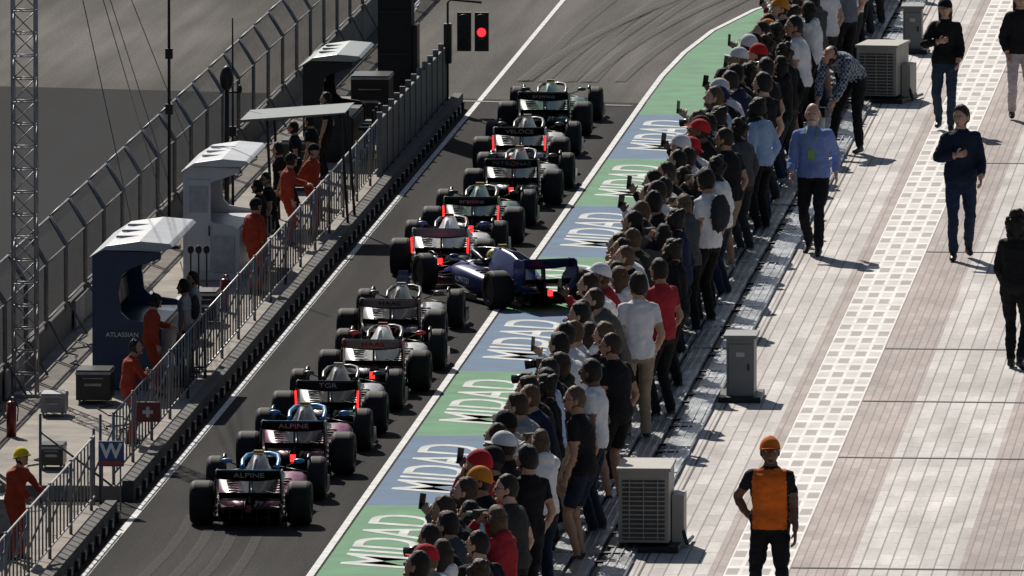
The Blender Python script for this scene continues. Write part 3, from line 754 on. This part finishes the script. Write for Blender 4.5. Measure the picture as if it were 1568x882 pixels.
stand('pit_wall_timing_stand',-25.25,294.0,3.2,DKM,pmat('silver_roof',(.28,.31,.31),.35,.4,.1),.9)
stand('pit_wall_timing_stand',-26.05,226.5,3.5,WHP,WHP,.85)
m=MB(); m.prism([(-1.0,2.08),(1.05,2.26),(1.07,2.30),(-1.0,2.14)],0,2.2,0)
for q in(.3,1.9): m.tube([(.95,q,2.24),(1.1,q,0)],.03,1,n=6)
for q in(.3,1.9): m.tube([(-.5,q,2.12),(-.4,q,0)],.03,1,n=6)
m.obj('awning',[pmat('awning_grey',(.10,.12,.12),.35,.4,.1),DKM],(-24.28,280,.25),bevel=.005)
m=MB(); m.box((0,0,3),(.72,.9,6),0)
for z in np.arange(.5,6,.9): m.box((0,-.46,z),(.66,.04,.06),1)
m.box((.42,0,1.2),(.12,.7,1.6),1); m.obj('gantry_pillar',[pmat('matt_black',(.006,.006,.007),.8),DKM],(-24.15,304.5,0.25),bevel=.02)
m=MB()
m.tube([(0,0,0),(0,0,2.38),(.06,0,2.45),(.74,0,2.39)],.025,0,n=8)
def head_(x,z,lit):
    m.box((x,-.02,z),(.30,.14,.84),0)
    for k_,dz in enumerate((.24,-.04,-.30)):
        mt=2 if (k_==1 and lit) else 1
        n=18; m.add([(x+math.cos(2*math.pi*j/n)*.095,-.10,z+dz+.03+math.sin(2*math.pi*j/n)*.095) for j in range(n)],[tuple(range(n))],mt,False)
        m.tube([(x+math.cos(a)*.115,-.16,z+dz+.03+math.sin(a)*.115) for a in np.linspace(0,math.pi,9)],.010,0,n=5)
head_(.36,1.76,False); head_(.74,1.76,True); m.box((.0,.05,1.5),(.16,.30,.86),0)
m.box((0,0,.02),(.4,.4,.04),0)
m.obj('traffic_light',[pmat('signal_black',(.010,.010,.011),.5),pmat('lens_off',(.02,.02,.02),.2),pmat('lens_red',(1,.01,.015),.3,0,0,emit=5)],(-23.35,308.5,.0))

def case(name,x,y,w,d,h,mat,z=PZ,mat2=None):
    m=MB(); m.box((0,0,h/2+.05),(w,d,h-.05),0); m.box((0,0,h-.03),(w+.02,d+.02,.05),1)
    for sx in(-1,1):
        for sy in(-1,1): m.tube([(sx*w*.4-.02,sy*d*.4,.045),(sx*w*.4+.02,sy*d*.4,.045)],.045,1,n=10)
    m.box((0,-d/2-.01,h*.6),(w*.5,.02,.05),1); m.tube([(-w*.3,-d/2-.03,h*.8),(w*.3,-d/2-.03,h*.8)],.012,1,n=6)
    return m.obj(name,[mat,mat2 or GAL],(x,y,z),bevel=.012)
case('flight_case',-25.0,248.6,.60,.8,.58,DARK); case('flight_case',-25.5,246.5,.42,.6,.38,pmat('grey_box',(.25,.25,.25),.5))
case('tool_trolley',-24.35,259.0,.42,.8,.75,pmat('trolley_grey',(.3,.31,.33),.4,.5)); case('tool_trolley',-24.25,262.0,.36,.8,.6,DKM)
case('tool_trolley',-24.7,238.5,.4,.6,.4,DARK)
case('flight_case',-24.6,229,.5,.8,.6,pmat('white_box',(.35,.35,.35),.5))
case('flight_case',-24.8,288.2,.7,.8,1.0,DARK); case('flight_case',-24.3,300,.8,1.2,1.3,DARK)
for (x,y) in((-24.15,264.2),(-25.9,243.2)):
    m=MB(); m.tube([(0,0,0),(0,0,.55)],.085,0,n=14); m.ell((0,0,.55),(.085,.085,.06),0); m.tube([(0,0,.58),(0,0,.66),(.08,0,.66)],.02,1,n=6); m.tube([(.05,0,.64),(.12,0,.48),(.10,0,.25)],.012,1,n=5)
    m.obj('fire_extinguisher',[pmat('ext_red',(.16,.012,.012),.35),DARK],(x,y,PZ))
for (x,y) in((-25.1,267.6),(-24.95,267.6),(-24.8,267.6)):
    m=MB(); m.tube([(0,0,0),(0,0,.75)],.016,0,n=6); m.box((0,0,.02),(.2,.2,.03),0); m.ell((0,0,.8),(.06,.03,.08),0); m.obj('lance_stand',[DKM],(x,y,PZ))
m=MB(); m.box((0,0,0),(.42,.04,.42),0); m.box((0,-.024,-.15),(.40,.01,.06),1); m.tube([(-.15,.03,-.2),(-.15,.03,-.98)],.015,2,n=6); m.tube([(.15,.03,-.2),(.15,.03,-.98)],.015,2,n=6)
o=m.obj('pit_sign_board',[pmat('sign_blue',(.012,.06,.20),.4),pmat('sign_red',(.4,.03,.03),.4),GALd],(-23.30,234.3,.98),bevel=.006)
text_mesh('W',.34,WHT,'lettering',o,(0,-.03,.04),(R(90),0,0),bold=.01)
m=MB(); m.box((0,0,0),(.42,.05,.34),0); m.box((0,-.03,0),(.06,.01,.18),1); m.box((0,-.032,0),(.18,.01,.06),1); m.tube([(-.15,.03,-.16),(-.15,.03,-.66)],.012,1,n=6); m.obj('hazard_sign_board',[pmat('sign_maroon',(.12,.012,.016),.5),LG],(-23.3,240.6,.98),bevel=.006)
m=MB()
for (x,y) in((-24.6,235.5),(-23.6,235.5),(-23.5,233.4)): m.tube([(x,y,0),(x,y,1.5)],.025,0,n=6)
m.tube([(-24.6,235.5,1.2),(-23.4,235.5,.3)],.02,0,n=6); m.tube([(-26.4,233.5,1.6),(-24.4,233.5,.1)],.03,0,n=6); m.tube([(-26.0,232.5,1.6),(-24.0,232.5,.1)],.03,0,n=6)
m.obj('access_gate',[GALd])
m=MB(); rr_=random.Random(5)
for i in range(10):
    x=rr_.uniform(-26,-24); y=rr_.uniform(228,262); pts=[]
    for k in range(12): pts.append((x,y,.265)); x=min(-23.9,max(-26.3,x+rr_.uniform(-.25,.25))); y+=rr_.uniform(.1,.6)
    m.tube(pts,.014,0,n=5)
m.obj('cables',[DARK])

# ------------------------------------------------------------------ terrace building
tb=empty('pit_building')
m=MB(); m.box((-1.15,195,10.55),(18.3,190,.29),0); m.obj('terrace_slab',[CON],parent=tb,bevel=.02)
m=MB(); m.box((-1.0,195,5.2),(17.8,189.5,10.4),0)
yy=103
while yy<288: m.box((-9.93,yy+3,2.2),(.06,5,4.2),1); m.box((-9.93,yy+3,7.4),(.06,5.2,2.6),2); m.box((-10.0,yy,5.2),(.3,.4,10.4),0); yy+=6.3
m.obj('facade',[pmat('facade_white',(.5,.5,.5),.6),pmat('garage_door',(.06,.065,.07),.5),pmat('window_glass',(.03,.04,.05),.08,.3)],parent=tb)
def strip(name,xa,xb,mat,z=10.702,par=tb): return sheet(name,[(xa,100.2),(xb,100.2),(xb,289.8),(xa,289.8)],z,mat,par)
GREYP=paving('pavers_grey',(.62,.59,.56),(.46,.43,.405),(.22,.20,.19),.9,.145,.009)
PINKP=paving('pavers_pink',(.42,.355,.33),(.33,.275,.255),(.19,.155,.14),.5,.09,.007)
strip('pavers',-9.34,-7.98,GREYP); strip('pavers',-7.98,-7.83,PINKP); strip('pavers',-7.21,-6.62,PINKP); strip('pavers',-6.62,-5.55,GREYP)
strip('pavers',-5.55,-4.95,PINKP); strip('pavers',-4.95,-3.6,GREYP); strip('pavers',-3.6,-2.9,PINKP); strip('pavers',-2.9,7.9,GREYP)
strip('viewing_strip',-10.28,-9.34,pmat('dark_decking',(.07,.07,.07),.6,.0,.3,2))
PB=bpy.data.materials.new('pattern_tiles'); PB.use_nodes=True
N=PB.node_tree.nodes; L=PB.node_tree.links; bs=N['Principled BSDF']; bs.inputs['Roughness'].default_value=.6
tc=N.new('ShaderNodeTexCoord'); sx_=N.new('ShaderNodeSeparateXYZ'); L.new(tc.outputs['Object'],sx_.inputs[0])
def mth(op,a,b_=None,c=None):
    n=N.new('ShaderNodeMath'); n.operation=op
    for i,v in enumerate((a,b_,c)):
        if v is None: continue
        if hasattr(v,'is_output'): L.new(v,n.inputs[i])
        else: n.inputs[i].default_value=v
    return n.outputs[0]
u=mth('ADD',sx_.outputs[0],7.83); v=sx_.outputs[1]
cu_=mth('DIVIDE',u,.155); cv=mth('DIVIDE',v,.72)
fu=mth('FRACT',cu_); fv=mth('FRACT',cv)
row=mth('FLOOR',cv); par_=mth('MODULO',mth('ADD',row,mth('FLOOR',cu_)),2)
inner_=mth('MULTIPLY',mth('COMPARE',fu,.5,.38),mth('COMPARE',fv,.5,.36))
grey=mth('MULTIPLY',inner_,mth('ADD',mth('MULTIPLY',par_,.55),.42))
mx=N.new('ShaderNodeMix'); mx.data_type='RGBA'; L.new(grey,mx.inputs['Factor'])
mx.inputs['A'].default_value=(.76,.73,.69,1); mx.inputs['B'].default_value=(.25,.235,.22,1)
nz=N.new('ShaderNodeTexNoise'); nz.inputs['Scale'].default_value=2.5; nz.inputs['Detail'].default_value=7; L.new(tc.outputs['Object'],nz.inputs['Vector'])
mr=N.new('ShaderNodeMapRange'); mr.inputs['From Min'].default_value=.3; mr.inputs['From Max'].default_value=.7; mr.inputs['To Min'].default_value=.72; mr.inputs['To Max'].default_value=1.06; L.new(nz.outputs['Fac'],mr.inputs[0])
vm=N.new('ShaderNodeVectorMath'); vm.operation='SCALE'; L.new(mx.outputs['Result'],vm.inputs[0]); L.new(mr.outputs[0],vm.inputs['Scale']); L.new(vm.outputs[0],bs.inputs['Base Color'])
strip('pattern_band',-7.83,-7.21,PB)
JO=pmat('joint_dark',(.05,.048,.045),.8)
for q in(139.6,149.2,154.6,160,171,182.5,196):
    sheet('expansion_joint',[(-7.20,q),(7.9,q-.35),(7.9,q-.27),(-7.20,q+.08)],10.708,JO,tb)
sheet('expansion_joint',[(-8.66,100.3),(-8.64,100.3),(-8.64,289),(-8.66,289)],10.709,JO,tb)
ALU=pmat('ribbed_aluminium',(.40,.42,.44),.30,.8,.5,2.0,.7,14)
m=MB(); yy=104.; rr_=random.Random(3)
while yy<286:
    for xc,w_,zt in((-9.46,.20,.09),(-9.22,.22,.07),(-8.90,.26,.045)):
        tlt=Matrix.Rotation(rr_.uniform(-.02,.02),3,'Y')@Matrix.Rotation(rr_.uniform(-.012,.012),3,'X')
        m.box((xc,yy+1.19,10.70+zt/2+.012),(w_,2.36,zt),0,rot=tlt)
        for q in(-.35,0,.35): m.box((xc+q*w_,yy+1.19,10.716+zt),(.014,2.34,.010),0)
    m.box((-9.06,yy+1.19,10.72),(.05,2.36,.04),1)
    for q in(.3,2.0): m.box((-9.10,yy+q,10.735),(.46,.04,.05),1)
    yy+=2.4
m.obj('metal_step',[ALU,DKM])
gb=empty('glass_balustrade')
gm=bpy.data.materials.new('balustrade_glass'); gm.use_nodes=True
N=gm.node_tree.nodes; L=gm.node_tree.links; N.remove(N['Principled BSDF'])
t=N.new('ShaderNodeBsdfTransparent'); t.inputs[0].default_value=(.80,.88,.84,1); g=N.new('ShaderNodeBsdfGlossy'); g.inputs['Roughness'].default_value=.05
d=N.new('ShaderNodeBsdfDiffuse'); d.inputs[0].default_value=(.40,.45,.43,1)
f=N.new('ShaderNodeFresnel'); f.inputs[0].default_value=1.5; x=N.new('ShaderNodeMixShader'); L.new(f.outputs[0],x.inputs[0]); L.new(t.outputs[0],x.inputs[1]); L.new(g.outputs[0],x.inputs[2])
x2=N.new('ShaderNodeMixShader'); x2.inputs[0].default_value=.10; L.new(x.outputs[0],x2.inputs[1]); L.new(d.outputs[0],x2.inputs[2]); L.new(x2.outputs[0],N['Material Output'].inputs['Surface'])
m=MB(); p=MB(); yy=101.; RX=-10.14
while yy<288:
    m.add([(RX-.02,yy+.03,10.76),(RX-.02,yy+1.87,10.76),(RX-.02,yy+1.87,11.76),(RX-.02,yy+.03,11.76)],[(0,1,2,3)],0,False); p.box((RX+.02,yy,11.25),(.05,.05,1.1),0); yy+=1.9
p.tube([(RX,100.5,11.82),(RX,289,11.82)],.024,0,n=8); p.box((RX-.02,195,10.74),(.10,188,.08),0)
m.obj('glass_panels',[gm],parent=gb,fix=False); p.obj('handrail',[pmat('stainless',(.4,.4,.4),.3,.9,.1)],parent=gb)

AC=pmat('ac_casing',(.30,.285,.255),.5,.1,.12,4); GRL=pmat('ac_grille',(.07,.066,.06),.6,.2,.2,10)
def acunit(x,y,w,d,h,rot=0):
    m=MB(); m.box((0,0,h/2+.06),(w,d,h-.06),0); m.box((0,0,h+.015),(w+.04,d+.04,.035),0)
    m.box((0,0,.03),(w+.2,d+.2,.06),2)
    m.box((0,-d/2-.004,h*.52),(w*.84,.02,h*.74),1)
    for z in np.linspace(.18*h,.86*h,13): m.box((0,-d/2-.02,z),(w*.84,.02,.014),0)
    for q in(-.28,0,.28): m.box((q*w,-d/2-.028,h*.52),(.010,.012,h*.74),0)
    m.box((w/2+.07,.1,h*.36),(.12,d*.5,h*.6),0); m.tube([(w/2+.1,-.1,h*.3),(w/2+.16,-.14,.05),(w/2+.18,.5,.04)],.02,2,n=6)
    for y_ in(-d*.3,d*.3): m.tube([(-w*.35,y_,.06),(w*.35,y_,.06)],.03,2,n=6)
    return m.obj('air_conditioning_unit',[AC,GRL,DKM],(x,y,TZ),R(rot),bevel=.008)
acunit(-8.72,141.3,.50,.9,.80); acunit(-8.66,191.6,.54,.9,.74,-8)
def cabinet(x,y,w,d,h):
    m=MB(); m.box((0,0,h/2),(w,d,h),0); m.box((0,0,h+.02),(w+.06,d+.06,.04),0); m.box((0,0,.03),(w+.16,d+.3,.06),1)
    m.box((0,-d/2-.006,h*.5),(w*.84,.012,h*.84),0); m.box((w*.3,-d/2-.02,h*.55),(.02,.02,.07),1); m.box((0,-d/2-.014,h*.75),(w*.3,.008,.05),2)
    m.obj('electrical_cabinet',[pmat('cabinet_grey',(.17,.18,.185),.45,.2,.1,3),DKM,LG],(x,y,TZ),bevel=.008)
cabinet(-8.52,154.8,.30,.55,.68); cabinet(-8.58,199.2,.26,.5,.62)

# ------------------------------------------------------------------ light and sky
el=R(40); az=math.atan2(-.36,.93)
w=bpy.data.worlds.new('World'); S.world=w; w.use_nodes=True
nt=w.node_tree; sk=nt.nodes.new('ShaderNodeTexSky'); sk.sky_type='NISHITA'; sk.sun_disc=False; sk.sun_elevation=el; sk.sun_rotation=az
nt.links.new(sk.outputs[0],nt.nodes['Background'].inputs[0]); nt.nodes['Background'].inputs[1].default_value=.05
ld=bpy.data.lights.new('sun','SUN'); ld.energy=4.9; ld.angle=R(.5); ld.color=(1,.93,.84)
lo=bpy.data.objects.new('sun',ld); S.collection.objects.link(lo)
dirv=Vector((math.sin(az)*math.cos(el),math.cos(az)*math.cos(el),math.sin(el)))
lo.rotation_euler=dirv.to_track_quat('Z','Y').to_euler(); lo.location=(0,100,80)
cd=bpy.data.cameras.new('camera'); cd.sensor_width=36; cd.lens=22000/1568*36; cd.clip_start=1; cd.clip_end=6000
co=bpy.data.objects.new('camera',cd); S.collection.objects.link(co); co.location=(0,0,27.7)
co.rotation_euler=(R(90-5.816),0,R(4.071)); S.camera=co
S.view_settings.view_transform='Standard'; S.view_settings.look='None'; S.view_settings.exposure=0
